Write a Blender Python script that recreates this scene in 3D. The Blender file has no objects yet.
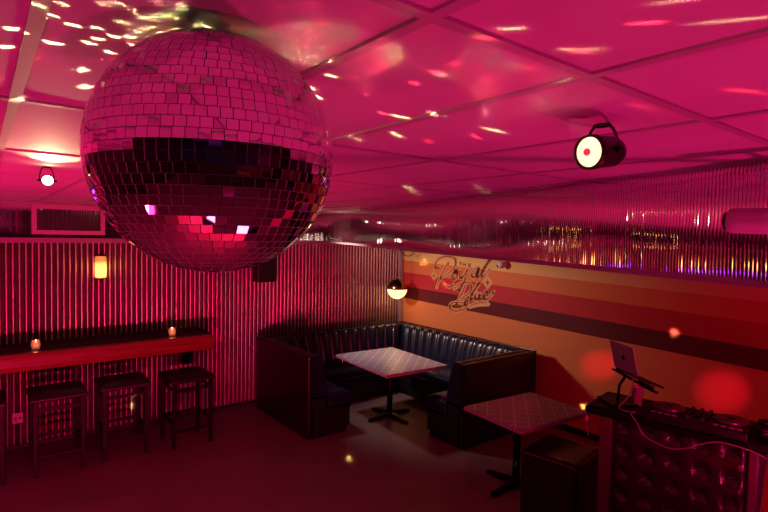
import bpy, bmesh, math, random
from mathutils import Vector, Matrix, Euler
PI = math.pi
S = bpy.context.scene
COL = S.collection

# ------------------------------------------------------------------ camera
cam = bpy.data.cameras.new('camera')
cam.sensor_width = 36.0
cam.lens = 518.0 / 768.0 * 36.0
cam.clip_start = 0.02
camo = bpy.data.objects.new('camera', cam)
COL.objects.link(camo)
CAM = Vector((-5.437, -6.464, 2.25))
RT = Vector((0.7879, -0.6156, 0.0183)); DN = Vector((-0.0091, -0.0414, -0.9991)); FW = Vector((0.6158, 0.7870, -0.0382))
UPV = -DN
camo.matrix_world = Matrix(((RT.x, UPV.x, -FW.x, CAM.x), (RT.y, UPV.y, -FW.y, CAM.y), (RT.z, UPV.z, -FW.z, CAM.z), (0, 0, 0, 1)))
S.camera = camo

# ------------------------------------------------------------------ view, world
S.view_settings.view_transform = 'Standard'
S.view_settings.look = 'None'
S.view_settings.exposure = 0.25
S.view_settings.gamma = 1.0
S.view_settings.use_curve_mapping = False
S.cycles.use_denoising = True
S.cycles.max_bounces = 8
S.cycles.sample_clamp_indirect = 4.0
S.cycles.caustics_reflective = False
S.cycles.caustics_refractive = False
w = bpy.data.worlds.new('World'); S.world = w
w.use_nodes = True
w.node_tree.nodes['Background'].inputs[0].default_value = (0.30, 0.02, 0.06, 1)
w.node_tree.nodes['Background'].inputs[1].default_value = 0.02

PINK = (1.0, 0.008, 0.20)
RED = (1.0, 0.008, 0.11)
WARM = (1.0, 0.42, 0.10)
WHITE = (1.0, 0.80, 0.62)

def aim(o, p, q):
    o.location = p
    o.rotation_euler = (Vector(q) - Vector(p)).to_track_quat('-Z', 'Y').to_euler()

def spot(name, p, q, power, color, angle, blend=0.5, radius=0.05):
    l = bpy.data.lights.new(name, 'SPOT'); l.energy = power; l.color = color
    l.spot_size = math.radians(angle); l.spot_blend = blend; l.shadow_soft_size = radius
    o = bpy.data.objects.new(name, l); COL.objects.link(o); aim(o, p, q)
    return o

def point(name, p, power, color, radius=0.05):
    l = bpy.data.lights.new(name, 'POINT'); l.energy = power; l.color = color; l.shadow_soft_size = radius
    o = bpy.data.objects.new(name, l); COL.objects.link(o); o.location = p
    return o

# LED wash bar on the floor under the camera, and stage uplights around it (their bodies are built further down)
WB = Vector((-5.36, -6.52, 0)); WBA = math.radians(8.7)
for k in range(4):
    o = Matrix.Rotation(WBA, 3, 'Z') @ Vector((-.9 + k*.6, 0, .10)) + WB
    spot('wash_bar_lamp', o, (-5.6 + k*.1, 0.0, 1.15), 225, (1.0, 0.012, 0.120), 100, 0.9, 0.05)
spot('wash_bar_lamp', Matrix.Rotation(WBA, 3, 'Z') @ Vector((1.1, 0, .10)) + WB, (-1.8, -4.2, 0.95), 80, (1.0, 0.012, 0.16), 70, 0.9, 0.05)
UPLIGHTS = [  # position, target, power, cone
    ((-7.3, -5.4, 0.30), (-6.8, -4.0, 2.5), 120, 150),
    ((-6.6, -2.6, 0.30), (-6.2, -2.2, 2.5), 120, 150),
    ((-5.4, -8.2, 0.30), (-5.0, -7.4, 2.5), 120, 150),
    ((-3.2, -6.9, 0.30), (-3.5, -6.2, 2.5), 120, 150),
    ((-2.4, -10.2, 0.30), (-2.3, -11.0, 1.6), 60, 120),  # added unseen uplight, turns the back wall pink for the mirror bands
]
for i, (p, q, e, a) in enumerate(UPLIGHTS):
    spot('uplight_lamp', p, q, e, PINK, a, 0.6, 0.06)
# warm white spotlight for booth and lettering (its can hangs behind the mirror ball)
WSPOT = (-2.70, -0.80, 2.16)
spot('booth_spotlight_lamp', WSPOT, (-0.2, -1.45, 1.45), 175, (1.0, 0.68, 0.54), 88, 0.9, 0.14)
PSPOT = (-2.42, -0.66, 2.40)
spot('table_pinspot_lamp', PSPOT, (-1.5, -1.5, 0.74), 44, (0.88, 0.80, 1.0), 54, 0.9, 0.10)
# added unseen pink lamp behind the camera, brightens the floor the mirror ball reflects
FSPOT = (-5.9, -8.3, 2.40)
spot('floor_fill_lamp', FSPOT, (-5.0, -5.5, 0), 90, PINK, 42, 0.8, 0.05)
# red spotlight under the soffit, turned to the painted wall, with two tight beams
RSPOT = (-2.55, -6.15, 1.95)
spot('wall_spotlight_lamp', RSPOT, (0, -4.2, 1.35), 62, RED, 100, 0.7, 0.05)
spot('wall_beam_lamp', (RSPOT[0], RSPOT[1], RSPOT[2]), (0, -3.46, 0.86), 420, RED, 6.2, 1.0, 0.02)
spot('wall_beam_lamp', (RSPOT[0], RSPOT[1], RSPOT[2]), (0, -4.66, 0.86), 230, RED, 9.0, 1.0, 0.02)

# ------------------------------------------------------------------ helpers
def lin(h):
    h = h.lstrip('#')
    c = [int(h[i:i+2], 16) / 255 for i in (0, 2, 4)]
    return tuple((x / 12.92 if x <= 0.04045 else ((x + 0.055) / 1.055) ** 2.4) for x in c) + (1,)

def mat(name, color=(.5, .5, .5, 1), rough=.5, metal=0.0, emit=None, estr=0.0, coat=0.0, spec=0.5, trans=0.0, ior=1.45):
    m = bpy.data.materials.new(name); m.use_nodes = True
    b = m.node_tree.nodes['Principled BSDF']
    if isinstance(color, str): color = lin(color)
    b.inputs['Base Color'].default_value = tuple(color[:3]) + (1,)
    b.inputs['Roughness'].default_value = rough
    b.inputs['Metallic'].default_value = metal
    b.inputs['Specular IOR Level'].default_value = spec
    b.inputs['Coat Weight'].default_value = coat
    b.inputs['Transmission Weight'].default_value = trans
    b.inputs['IOR'].default_value = ior
    if emit:
        b.inputs['Emission Color'].default_value = tuple(emit[:3]) + (1,)
        b.inputs['Emission Strength'].default_value = estr
    return m

def nt(m): return m.node_tree, m.node_tree.nodes, m.node_tree.links, m.node_tree.nodes['Principled BSDF']

def noise_color(m, c1, c2, scale=6, detail=4, rough=None, bump=0.0, stretch=(1, 1, 1)):
    t, n, l, b = nt(m)
    tc = n.new('ShaderNodeTexCoord'); mp = n.new('ShaderNodeMapping'); mp.inputs['Scale'].default_value = stretch
    nz = n.new('ShaderNodeTexNoise'); nz.inputs['Scale'].default_value = scale; nz.inputs['Detail'].default_value = detail
    cr = n.new('ShaderNodeValToRGB')
    cr.color_ramp.elements[0].position = .3; cr.color_ramp.elements[1].position = .7
    cr.color_ramp.elements[0].color = lin(c1) if isinstance(c1, str) else c1
    cr.color_ramp.elements[1].color = lin(c2) if isinstance(c2, str) else c2
    l.new(tc.outputs['Object'], mp.inputs['Vector']); l.new(mp.outputs['Vector'], nz.inputs['Vector'])
    l.new(nz.outputs['Fac'], cr.inputs['Fac']); l.new(cr.outputs['Color'], b.inputs['Base Color'])
    if rough:
        mr = n.new('ShaderNodeMapRange'); mr.inputs['To Min'].default_value = rough[0]; mr.inputs['To Max'].default_value = rough[1]
        l.new(nz.outputs['Fac'], mr.inputs['Value']); l.new(mr.outputs['Result'], b.inputs['Roughness'])
    if bump:
        bp = n.new('ShaderNodeBump'); bp.inputs['Strength'].default_value = bump; bp.inputs['Distance'].default_value = .01
        l.new(nz.outputs['Fac'], bp.inputs['Height']); l.new(bp.outputs['Normal'], b.inputs['Normal'])
    return m

class MB:
    """collects shapes and links them as one mesh object"""
    def __init__(self): self.v = []; self.f = []; self.s = []; self.mi = []; self.cur = 0
    def add(self, vs, fs, smooth=False):
        o = len(self.v); self.v += [tuple(p) for p in vs]
        for f in fs: self.f.append(tuple(i + o for i in f)); self.s.append(smooth); self.mi.append(self.cur)
        return self
    def box(self, c, d, rz=0.0, rot=None):
        x, y, z = d[0]/2, d[1]/2, d[2]/2
        M = rot if rot is not None else Matrix.Rotation(rz, 3, 'Z')
        vs = [M @ Vector(p) + Vector(c) for p in ((-x,-y,-z),(x,-y,-z),(x,y,-z),(-x,y,-z),(-x,-y,z),(x,-y,z),(x,y,z),(-x,y,z))]
        return self.add(vs, [(0,3,2,1),(4,5,6,7),(0,1,5,4),(1,2,6,5),(2,3,7,6),(3,0,4,7)])
    def bb(self, a, b):
        return self.box([(a[i]+b[i])/2 for i in range(3)], [abs(b[i]-a[i]) for i in range(3)])
    def tube(self, pts, r, n=10, caps=True, closed=False):
        pts = [Vector(p) for p in pts]; k = len(pts)
        rs = r if isinstance(r, (list, tuple)) else [r]*k
        rings = []; prev = None
        for i, p in enumerate(pts):
            if closed: t = pts[(i+1) % k] - pts[i-1]
            else: t = (pts[min(i+1, k-1)] - pts[max(i-1, 0)])
            t.normalize()
            if prev is None:
                a = Vector((0, 0, 1)) if abs(t.z) < .9 else Vector((1, 0, 0))
                u = t.cross(a).normalized()
            else:
                u = (prev - t * prev.dot(t)).normalized()
            prev = u; v = t.cross(u)
            rings.append([p + (u*math.cos(2*PI*j/n) + v*math.sin(2*PI*j/n)) * rs[i] for j in range(n)])
        vs = [q for ring in rings for q in ring]; fs = []
        for i in range(k if closed else k-1):
            a = i*n; b = ((i+1) % k)*n
            for j in range(n): fs.append((a+j, a+(j+1) % n, b+(j+1) % n, b+j))
        self.add(vs, fs, True)
        if caps and not closed:
            o = len(self.v) - len(vs)
            self.f.append(tuple(o+j for j in reversed(range(n)))); self.s.append(False); self.mi.append(self.cur)
            self.f.append(tuple(o+(k-1)*n+j for j in range(n))); self.s.append(False); self.mi.append(self.cur)
        return self
    def lathe(self, prof, c=(0, 0, 0), axis=(0, 0, 1), n=24, smooth=True):
        """prof: list of (radius, height)"""
        ax = Vector(axis).normalized(); q = Vector((0, 0, 1)).rotation_difference(ax).to_matrix()
        vs = []; fs = []
        for r, h in prof:
            for j in range(n):
                vs.append(q @ Vector((r*math.cos(2*PI*j/n), r*math.sin(2*PI*j/n), h)) + Vector(c))
        for i in range(len(prof)-1):
            for j in range(n):
                fs.append((i*n+j, i*n+(j+1) % n, (i+1)*n+(j+1) % n, (i+1)*n+j))
        self.add(vs, fs, smooth)
        o = len(self.v) - len(vs)
        if prof[0][0] > 1e-5: self.f.append(tuple(o+j for j in reversed(range(n)))); self.s.append(False); self.mi.append(self.cur)
        if prof[-1][0] > 1e-5: self.f.append(tuple(o+(len(prof)-1)*n+j for j in range(n))); self.s.append(False); self.mi.append(self.cur)
        return self
    def grid(self, fn, nu, nv, smooth=True):
        vs = [fn(i/nu, j/nv) for i in range(nu+1) for j in range(nv+1)]
        fs = [(i*(nv+1)+j, (i+1)*(nv+1)+j, (i+1)*(nv+1)+j+1, i*(nv+1)+j+1) for i in range(nu) for j in range(nv)]
        return self.add(vs, fs, smooth)
    def prism(self, poly, fn, h0, h1):
        """poly of 2D points, fn(a,b,h) -> 3D"""
        n = len(poly)
        vs = [fn(a, b, h0) for a, b in poly] + [fn(a, b, h1) for a, b in poly]
        fs = [tuple(range(n-1, -1, -1)), tuple(range(n, 2*n))] + [(i, (i+1) % n, n+(i+1) % n, n+i) for i in range(n)]
        return self.add(vs, fs)
    def build(self, name, m, parent=None, bevel=0.0, seg=2, recalc=True):
        me = bpy.data.meshes.new(name); me.from_pydata(self.v, [], self.f)
        me.polygons.foreach_set('use_smooth', self.s)
        for mm in (m if isinstance(m, (list, tuple)) else [m]): me.materials.append(mm)
        me.polygons.foreach_set('material_index', self.mi)
        me.update()
        if recalc:
            bm = bmesh.new(); bm.from_mesh(me); bmesh.ops.recalc_face_normals(bm, faces=bm.faces); bm.to_mesh(me); bm.free()
        o = bpy.data.objects.new(name, me); COL.objects.link(o)
        if parent: o.parent = parent
        if bevel:
            b = o.modifiers.new('Bevel', 'BEVEL'); b.width = bevel; b.segments = seg; b.limit_method = 'ANGLE'; b.angle_limit = math.radians(40)
        return o

def thing(name, label, cat, loc=(0, 0, 0), rz=0.0, group=None):
    o = bpy.data.objects.new(name, None); o.empty_display_size = .1; COL.objects.link(o)
    o.location = loc; o.rotation_euler = (0, 0, rz)
    o['label'] = label; o['category'] = cat
    if group: o['group'] = group
    return o
def tag(o, label, cat, group=None, kind=None):
    o['label'] = label; o['category'] = cat
    if group: o['group'] = group
    if kind: o['kind'] = kind
    return o
def struct(o): o['kind'] = 'structure'; return o
def dup(root, loc, rz, label=None):
    r = root.copy(); COL.objects.link(r); r.location = loc; r.rotation_euler = (0, 0, rz)
    if label: r['label'] = label
    for ch in list(root.children):
        c = ch.copy(); COL.objects.link(c); c.parent = r
        for g in list(ch.children):
            d = g.copy(); COL.objects.link(d); d.parent = c
    return r

# ------------------------------------------------------------------ materials
M_ceil = noise_color(mat('ceiling_tile', rough=.75, spec=.25), '#b9b2ae', '#c4bebb', 3, 2)
M_grid = mat('ceiling_grid', '#a59d99', .6)
M_floor = noise_color(mat('dark_concrete', rough=.4), '#80695e', '#8e776b', 2.2, 6, (.36, .5))
M_black_base = mat('black_rubber', '#0b090a', .5)
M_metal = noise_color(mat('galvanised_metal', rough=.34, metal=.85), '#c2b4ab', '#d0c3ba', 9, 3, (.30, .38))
M_groove = noise_color(mat('darker_groove_metal', rough=.4, metal=.8), '#6a5550', '#7a635c', 9, 3, (.36, .46))  # darker metal tone for the grooves, lighter metal on the crests
M_mirrorflute = mat('fluted_mirror', (.92, .88, .88, 1), .05, 1.0)
M_joint = mat('mirror_joint', '#6a4a52', .5)
M_trimpaint = mat('trim_paint', '#8f7f86', .4)
M_dark_wall = mat('dark_wall', '#3a2428', .7)
M_blackwood = mat('black_wood', '#060405', .45, spec=.25)
M_redwood = noise_color(mat('varnished_wood', rough=.22, coat=.5), '#6e2a20', '#8a3a2c', 3, 5, None, 0, (1, 14, 14))
M_leather = noise_color(mat('navy_leather', rough=.3, coat=.25), '#0d1128', '#141a38', 12, 4, (.26, .38), .08)
M_black_vinyl = noise_color(mat('black_vinyl', rough=.45), '#070505', '#0d0a0b', 20, 3, (.4, .55), .05)
M_black_panel = mat('black_laminate', '#0d0709', .3, coat=.2)
M_maroon_vinyl = noise_color(mat('maroon_vinyl', rough=.26, coat=.15), '#260a12', '#33101a', 14, 3, (.18, .28))
M_black_metal = mat('black_metal', '#0e0b0c', .35, .6)
M_grey_metal = mat('grey_metal', '#7b7777', .35, .8)
M_brass = mat('brass', '#a9743a', .18, 1.0)
M_chrome = mat('chrome', '#d8d4d4', .1, 1.0)
M_white_plastic = mat('white_plastic', '#d9d5d4', .35)
M_black_plastic = mat('black_plastic', '#080708', .4)
M_redpaint = mat('red_paint', '#c22432', .45)
M_silver = mat('silver_aluminium', '#b0aaac', .38, .35)

def mural_material():
    m = mat('striped_mural_paint', rough=.65, spec=.3)
    t, n, l, b = nt(m)
    tc = n.new('ShaderNodeTexCoord'); sx = n.new('ShaderNodeSeparateXYZ')
    l.new(tc.outputs['Object'], sx.inputs[0])
    my = n.new('ShaderNodeMath'); my.operation = 'MULTIPLY_ADD'; my.inputs[1].default_value = -.027
    l.new(sx.outputs['Y'], my.inputs[0]); l.new(sx.outputs['Z'], my.inputs[2])
    dv = n.new('ShaderNodeMath'); dv.operation = 'DIVIDE'; dv.inputs[1].default_value = 2.6
    l.new(my.outputs[0], dv.inputs[0])
    cr = n.new('ShaderNodeValToRGB'); r = cr.color_ramp; r.interpolation = 'CONSTANT'
    stops = [(0, '#cb7a4c'), (1.258, '#5c0d20'), (1.448, '#b42a38'), (1.668, '#cc7044'), (1.868, '#d8b070')]
    r.elements[0].position = 0; r.elements[0].color = lin(stops[0][1])
    r.elements[1].position = stops[1][0]/2.6; r.elements[1].color = lin(stops[1][1])
    for z, c in stops[2:]:
        e = r.elements.new(z/2.6); e.color = lin(c)
    l.new(dv.outputs[0], cr.inputs['Fac']); l.new(cr.outputs['Color'], b.inputs['Base Color'])
    return m
M_mural = mural_material()

def table_material(name, c1, c2):
    m = mat(name, rough=.35)
    t, n, l, b = nt(m)
    tc = n.new('ShaderNodeTexCoord'); sx = n.new('ShaderNodeSeparateXYZ'); l.new(tc.outputs['Object'], sx.inputs[0])
    def M(op, a, bb=None):
        q = n.new('ShaderNodeMath'); q.operation = op
        for i, s in enumerate((a, bb)):
            if s is None: continue
            if isinstance(s, (int, float)): q.inputs[i].default_value = s
            else: l.new(s, q.inputs[i])
        return q.outputs[0]
    X = M('MULTIPLY', sx.outputs['X'], 1/.16); Y = M('MULTIPLY', sx.outputs['Y'], 1/.16)
    u = M('ADD', X, Y); v = M('SUBTRACT', X, Y)
    fu = M('ABSOLUTE', M('SUBTRACT', M('FRACT', u), .5)); fv = M('ABSOLUTE', M('SUBTRACT', M('FRACT', v), .5))
    mx = M('MAXIMUM', fu, fv)
    rings = M('GREATER_THAN', M('SINE', M('MULTIPLY', mx, 2*PI*8)), 0.15)
    border = M('GREATER_THAN', mx, .465)
    fac = M('MAXIMUM', M('MULTIPLY', rings, .55), border)
    mix = n.new('ShaderNodeMix'); mix.data_type = 'RGBA'
    l.new(fac, mix.inputs[0]); mix.inputs[6].default_value = lin(c1); mix.inputs[7].default_value = lin(c2)
    l.new(mix.outputs[2], b.inputs['Base Color'])
    return m
M_tabletop = table_material('diamond_weave_laminate', '#7d6c72', '#e6dade')
def edge_material():
    m = mat('striped_edge', rough=.35)
    t, n, l, b = nt(m)
    tc = n.new('ShaderNodeTexCoord'); wv = n.new('ShaderNodeTexWave'); wv.bands_direction = 'DIAGONAL'; wv.inputs['Scale'].default_value = 22
    l.new(tc.outputs['Object'], wv.inputs['Vector'])
    cr = n.new('ShaderNodeValToRGB'); cr.color_ramp.interpolation = 'CONSTANT'
    cr.color_ramp.elements[0].color = lin('#5c4c50'); cr.color_ramp.elements[1].color = lin('#e0d4d6'); cr.color_ramp.elements[1].position = .45
    l.new(wv.outputs['Fac'], cr.inputs['Fac']); l.new(cr.outputs['Color'], b.inputs['Base Color'])
    return m
M_tableedge = edge_material()

# ------------------------------------------------------------------ the room
ZC = 2.551
X0, Y0 = -9.2, -11.0
b = MB(); b.bb((X0, Y0, -.1), (0.1, 0.1, 0)); struct(b.build('floor', M_floor))
# ceiling: sagging square tiles between flat grid bars, one surface
xs = [-9.2, -8.6, -8.1, -7.6, -7.1, -6.65, -6.2, -5.78, -5.37, -4.953, -4.56, -4.03, -3.46, -2.95, -2.45, -1.95, -1.45, -.95, -.45, 0.1]
ys = [-11.0, -10.6, -9.7, -8.75, -7.81, -6.88, -5.94, -4.995, -4.05, -3.1, -2.15, -1.2, -.25, 0.1]
b = MB()
for i in range(len(xs)-1):
    for j in range(len(ys)-1):
        xa, xb, ya, yb = xs[i], xs[i+1], ys[j], ys[j+1]
        def tile(u, v, xa=xa, xb=xb, ya=ya, yb=yb, s=.006+.005*((i*7+j*3) % 5)/5):
            return (xa+(xb-xa)*u, ya+(yb-ya)*v, ZC - s*(1-(2*u-1)**2)*(1-(2*v-1)**2))
        b.grid(tile, 6, 8)
b.bb((X0, Y0, ZC+.01), (0.1, 0.1, ZC+.1))
struct(b.build('ceiling', M_ceil))
g = MB()
for x in xs[1:-1]: g.bb((x-.011, Y0, ZC-.006), (x+.011, 0, ZC+.004))
for y in ys[1:-1]: g.bb((X0, y-.011, ZC-.0065), (0, y+.011, ZC+.0035))
struct(g.build('trim_1', M_grid))

# wall_left: corrugated sheet metal, lower and upper course, and the fluted mirror band above
PITCH, AMP = .0553, .0100
PROF = [(0, 0), (.06, .0016), (.12, .0022), (.18, .0016), (.24, 0), (.40, -.0115), (.55, -.0215), (.62, -.0235), (.69, -.0215), (.84, -.0115)]
def corr(b, xa, xb, za, zb, off):
    n = int((xb-xa)/PITCH); vs = []
    for k in range(n):
        for f, d in PROF: vs.append((xb - (k+f)*PITCH, off - d - .024))
    m = len(vs)
    for i in range(m-1):
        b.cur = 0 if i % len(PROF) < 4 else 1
        (x0, y0), (x1, y1) = vs[i], vs[i+1]
        b.add([(x1, y1, za), (x0, y0, za), (x0, y0, zb), (x1, y1, zb)], [(0, 1, 2, 3)], False)
b = MB()
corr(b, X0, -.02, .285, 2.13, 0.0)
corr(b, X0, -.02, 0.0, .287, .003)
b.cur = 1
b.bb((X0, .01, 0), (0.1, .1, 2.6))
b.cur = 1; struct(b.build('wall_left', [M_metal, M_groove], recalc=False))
b = MB(); b.bb((X0, -.03, 2.115), (-1.3, .01, 2.17)); struct(b.build('trim_2', M_trimpaint, bevel=.004))
# wall_right: painted stripes
b = MB(); b.bb((0, Y0, 0), (.1, .1, 2.6)); struct(b.build('wall_right', M_mural))
b = MB(); b.bb((X0-.1, Y0, 0), (X0, .1, 2.6)); b2 = MB(); b2.bb((X0, Y0-.1, 0), (.1, Y0, 2.6))
struct(b.build('wall_front', M_dark_wall)); struct(b2.build('wall_back', M_dark_wall))
# slanting soffit faced with fluted mirror
SA, SB = Vector((-1.44, 0, 0)), Vector((-3.21, -5.86, 0))
sd = (SB-SA).normalized(); sn = Vector((sd.y, -sd.x, 0))
if sn.x > 0: sn = -sn
SE = SA + sd*7.6
b = MB()
zb0 = 2.165
b.prism([(SA.x, SA.y), (SE.x, SE.y), (-.001, SE.y), (-.001, 0)], lambda a, c, h: (a, c, h), 2.16, 2.56)
struct(b.build('wall_soffit', M_dark_wall))
L = 7.6; RIB = .0152
def ribbed(P0, P1, z0f, z1, nrm, base, wob, name, seed):
    """narrow mirror staves, each slightly rounded and set with its own small turn, deep dark joints between them"""
    rnd = random.Random(seed); d = (P1-P0).normalized(); Ln = (P1-P0).length; n = int(Ln/RIB); b = MB(); rows = 6
    for k in range(n):
        s0 = k*RIB; tw = rnd.gauss(0, .012); cols = [(.0, -.004), (.07, -.0004), (.30, .0003), (.5, .00055), (.70, .0003), (.93, -.0004), (1.0, -.004)]
        vs = []
        for c, h in cols:
            for r in range(rows+1):
                v = r/rows; ss = s0 + c*RIB
                hh = base + h + (c-.5)*RIB*tw + wob*math.sin(v*5.5+s0*2.1) + wob*1.2*math.sin(s0*4.1+1.7*math.sin(s0*1.3))
                p = P0 + d*ss + nrm*hh; zb = z0f(ss)
                vs.append((p.x, p.y, zb+(z1-zb)*v))
        m = rows+1
        for ci in range(len(cols)-1):
            b.cur = 1 if ci in (0, len(cols)-2) else 0
            b.add([vs[ci*m+r] for r in range(m)] + [vs[(ci+1)*m+r] for r in range(m)], [(r, m+r, m+r+1, r+1) for r in range(rows)], True)
    return struct(b.build(name, [M_mirrorflute, M_joint], recalc=False))
ribbed(SA, SE, lambda q: zb0-.0088*q, ZC+.005, sn, .014, .0014, 'wall_soffit_mirror', 4)
ribbed(Vector((X0, 0, 0)), Vector((-1.0, 0, 0)), lambda q: 2.17, 2.56, Vector((0, -1, 0)), .014, .0010, 'wall_left_upper', 8)

b = MB()
q0, q1 = SA + sn*.0, SE
b.add([SA+sn*.02+Vector((0,0,zb0-.022)), SE+sn*.02+Vector((0,0,zb0-.022-.0088*L)), SE-sn*.05+Vector((0,0,zb0-.022-.0088*L)), SA-sn*.05+Vector((0,0,zb0-.022)),
       SA+sn*.02+Vector((0,0,zb0+.004)), SE+sn*.02+Vector((0,0,zb0+.004-.0088*L)), SE-sn*.05+Vector((0,0,zb0+.004-.0088*L)), SA-sn*.05+Vector((0,0,zb0+.004))],
      [(0,3,2,1),(4,5,6,7),(0,1,5,4),(1,2,6,5),(2,3,7,6),(3,0,4,7)])
struct(b.build('trim_3', M_trimpaint))
b = MB(); b.bb((-.075, -.05, 0), (-.012, -.018, 2.3)); struct(b.build('trim_4', mat('corner_strip', '#a9a0b4', .35, .5)))
b = MB(); b.bb((X0, -.035, 0), (-.02, -.027, .035)); struct(b.build('baseboard_left', M_black_base))
b = MB(); b.bb((-.02, Y0, 0), (0, -.04, .07)); struct(b.build('baseboard_right', M_black_base))

# ------------------------------------------------------------------ mirror ball
random.seed(11)
BC = Vector((-5.1690, -5.7257, 2.3612)); BR = .1675
NR = 41
tiles = MB(); FAC = []
def sph(lat, lon): return Vector((math.cos(lat)*math.cos(lon), math.cos(lat)*math.sin(lon), math.sin(lat)))
for i in range(NR):
    la0, la1 = -PI/2 + PI*i/NR, -PI/2 + PI*(i+1)/NR
    lm = (la0+la1)/2
    k = max(4, round(2*PI*math.cos(lm)*BR/(PI*BR/NR*1.1)))
    off = random.random()*2*PI
    for j in range(k):
        lo0, lo1 = off+2*PI*j/k, off+2*PI*(j+1)/k
        nrm = sph(lm, (lo0+lo1)/2)
        e = Vector((-math.sin((lo0+lo1)/2), math.cos((lo0+lo1)/2), 0)); up = nrm.cross(e)
        tilt = e*max(-.024, min(.024, random.gauss(0, .011))) + up*max(-.024, min(.024, random.gauss(0, .011)))
        hw0 = math.cos(la0)*BR*(lo1-lo0)/2 - .0005; hw1 = math.cos(la1)*BR*(lo1-lo0)/2 - .0005
        hw0 = max(hw0, .0008); hw1 = max(hw1, .0008)
        hh = BR*(la1-la0)/2 - .0005
        nn = (nrm + tilt).normalized()
        e2 = (e - nn*e.dot(nn)).normalized(); u2 = nn.cross(e2)
        c = BC + nrm*(BR*math.cos((la1-la0)/2)+.0003)
        top = [c - e2*hw0 - u2*hh, c + e2*hw0 - u2*hh, c + e2*hw1 + u2*hh, c - e2*hw1 + u2*hh]
        bot = [p - nn*.0022 for p in top]
        tiles.cur = 0; tiles.add(top, [(0, 1, 2, 3)])
        o = len(tiles.v); tiles.cur = 1
        tiles.add(top+bot, [(0, 4, 5, 1), (1, 5, 6, 2), (2, 6, 7, 3), (3, 7, 4, 0)])
        FAC.append((c, nn, hw0+hw1, 2*hh))
ball = thing('mirror_ball', 'big round mirror ball of square silver tiles hanging from the ceiling', 'disco ball', (BC.x, BC.y, ZC))
def local(parent, o):  # geometry was written in world space: keep it there under its parent
    o.parent = parent
    o.matrix_parent_inverse = parent.matrix_basis.inverted() if False else Matrix.Translation(-Vector(parent.location))
    return o
M_mtile = mat('mirror_tile', (.86, .84, .85, 1), .02, 1.0)
M_medge = mat('mirror_tile_edge', (.75, .72, .72, 1), .35, .3)
local(ball, tiles.build('mirror_tiles', [M_mtile, M_medge], recalc=False))
b = MB(); b.lathe([(.0001, -BR+.003)] + [((BR-.003)*math.cos(a), (BR-.003)*math.sin(a)) for a in [(-PI/2+PI*i/24) for i in range(1, 24)]] + [(.0001, BR-.003)], BC, n=48)
local(ball, b.build('core', mat('ball_core', '#3a3436', .5)))
b = MB(); b.lathe([(.018, BR-.004), (.018, BR+.002), (.006, BR+.006)], BC); local(ball, b.build('top_cap', M_grey_metal))
b = MB(); b.tube([BC+Vector((0, 0, BR)), (BC.x, BC.y, ZC-.006)], .0028); local(ball, b.build('hanging_rod', M_grey_metal))
b = MB(); b.lathe([(.006, -.014), (.014, -.011), (.021, -.006), (.022, 0.004)], (BC.x, BC.y, ZC)); local(ball, b.build('ceiling_mount', M_grey_metal))

# the beams the ball's mirrors throw: one small beam per facet, bounced from the two pinspots
LAMP_W = Vector((-5.185, -3.62, 2.478)); LAMP_R = Vector((-4.316, -5.829, 2.447)) - RT*.030 - DN*.004
def beams(src, color, power, keep, spread, size, seed):
    rnd = random.Random(seed); cnt = 0
    for c, nn, wd, ht in FAC:
        d = (c - src).normalized()
        if d.dot(nn) > -.12: continue
        r = d - nn*(2*d.dot(nn))
        ts = []
        if r.z > .01: ts.append(((ZC-c.z)/r.z, 'c'))
        if r.z < -.01: ts.append((-c.z/r.z, 'f'))
        if r.y > .01: ts.append((-c.y/r.y, 'l'))
        if r.x > .01: ts.append((-c.x/r.x, 'r'))
        if not ts: continue
        t, where = min(ts)
        if where == 'c' and t < .03: continue
        p = c + r*t
        v = p - CAM; dz = v.dot(FW)
        if dz < .2: continue
        X = 384+518*v.dot(RT)/dz; Y = 256+518*v.dot(DN)/dz
        if not (-20 < X < 790 and -20 < Y < 530): continue
        if rnd.random() > keep.get(where, 0): continue
        l = bpy.data.lights.new('mirror_beam', 'AREA'); l.shape = 'RECTANGLE'
        l.size = wd*size; l.size_y = ht*size; l.spread = math.radians(spread if where == 'c' else .95)
        l.energy = power*(-d.dot(nn))*(min(1, (t/.22)**1.3) if where == 'c' else min(7, 2.0*t))*rnd.uniform(.6, 1.3); l.color = color
        o = bpy.data.objects.new('mirror_beam', l); COL.objects.link(o); o.location = c + nn*.002
        z = -r; x = Vector((0, 0, 1)).cross(z).normalized(); y = z.cross(x)
        o.matrix_world = Matrix(((x.x, y.x, z.x, o.location.x), (x.y, y.y, z.y, o.location.y), (x.z, y.z, z.z, o.location.z), (0, 0, 0, 1)))
        cnt += 1
    print('beams', cnt)
beams(LAMP_W, (1.0, .80, .36), .019, {'c': .60, 'f': .36, 'l': .18, 'r': .30}, 1.5, 1.1, 3)
beams(LAMP_R, (1.0, .03, .07), .008, {'c': .45, 'f': .06, 'l': .05, 'r': .07}, 1.5, .9, 5)

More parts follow.
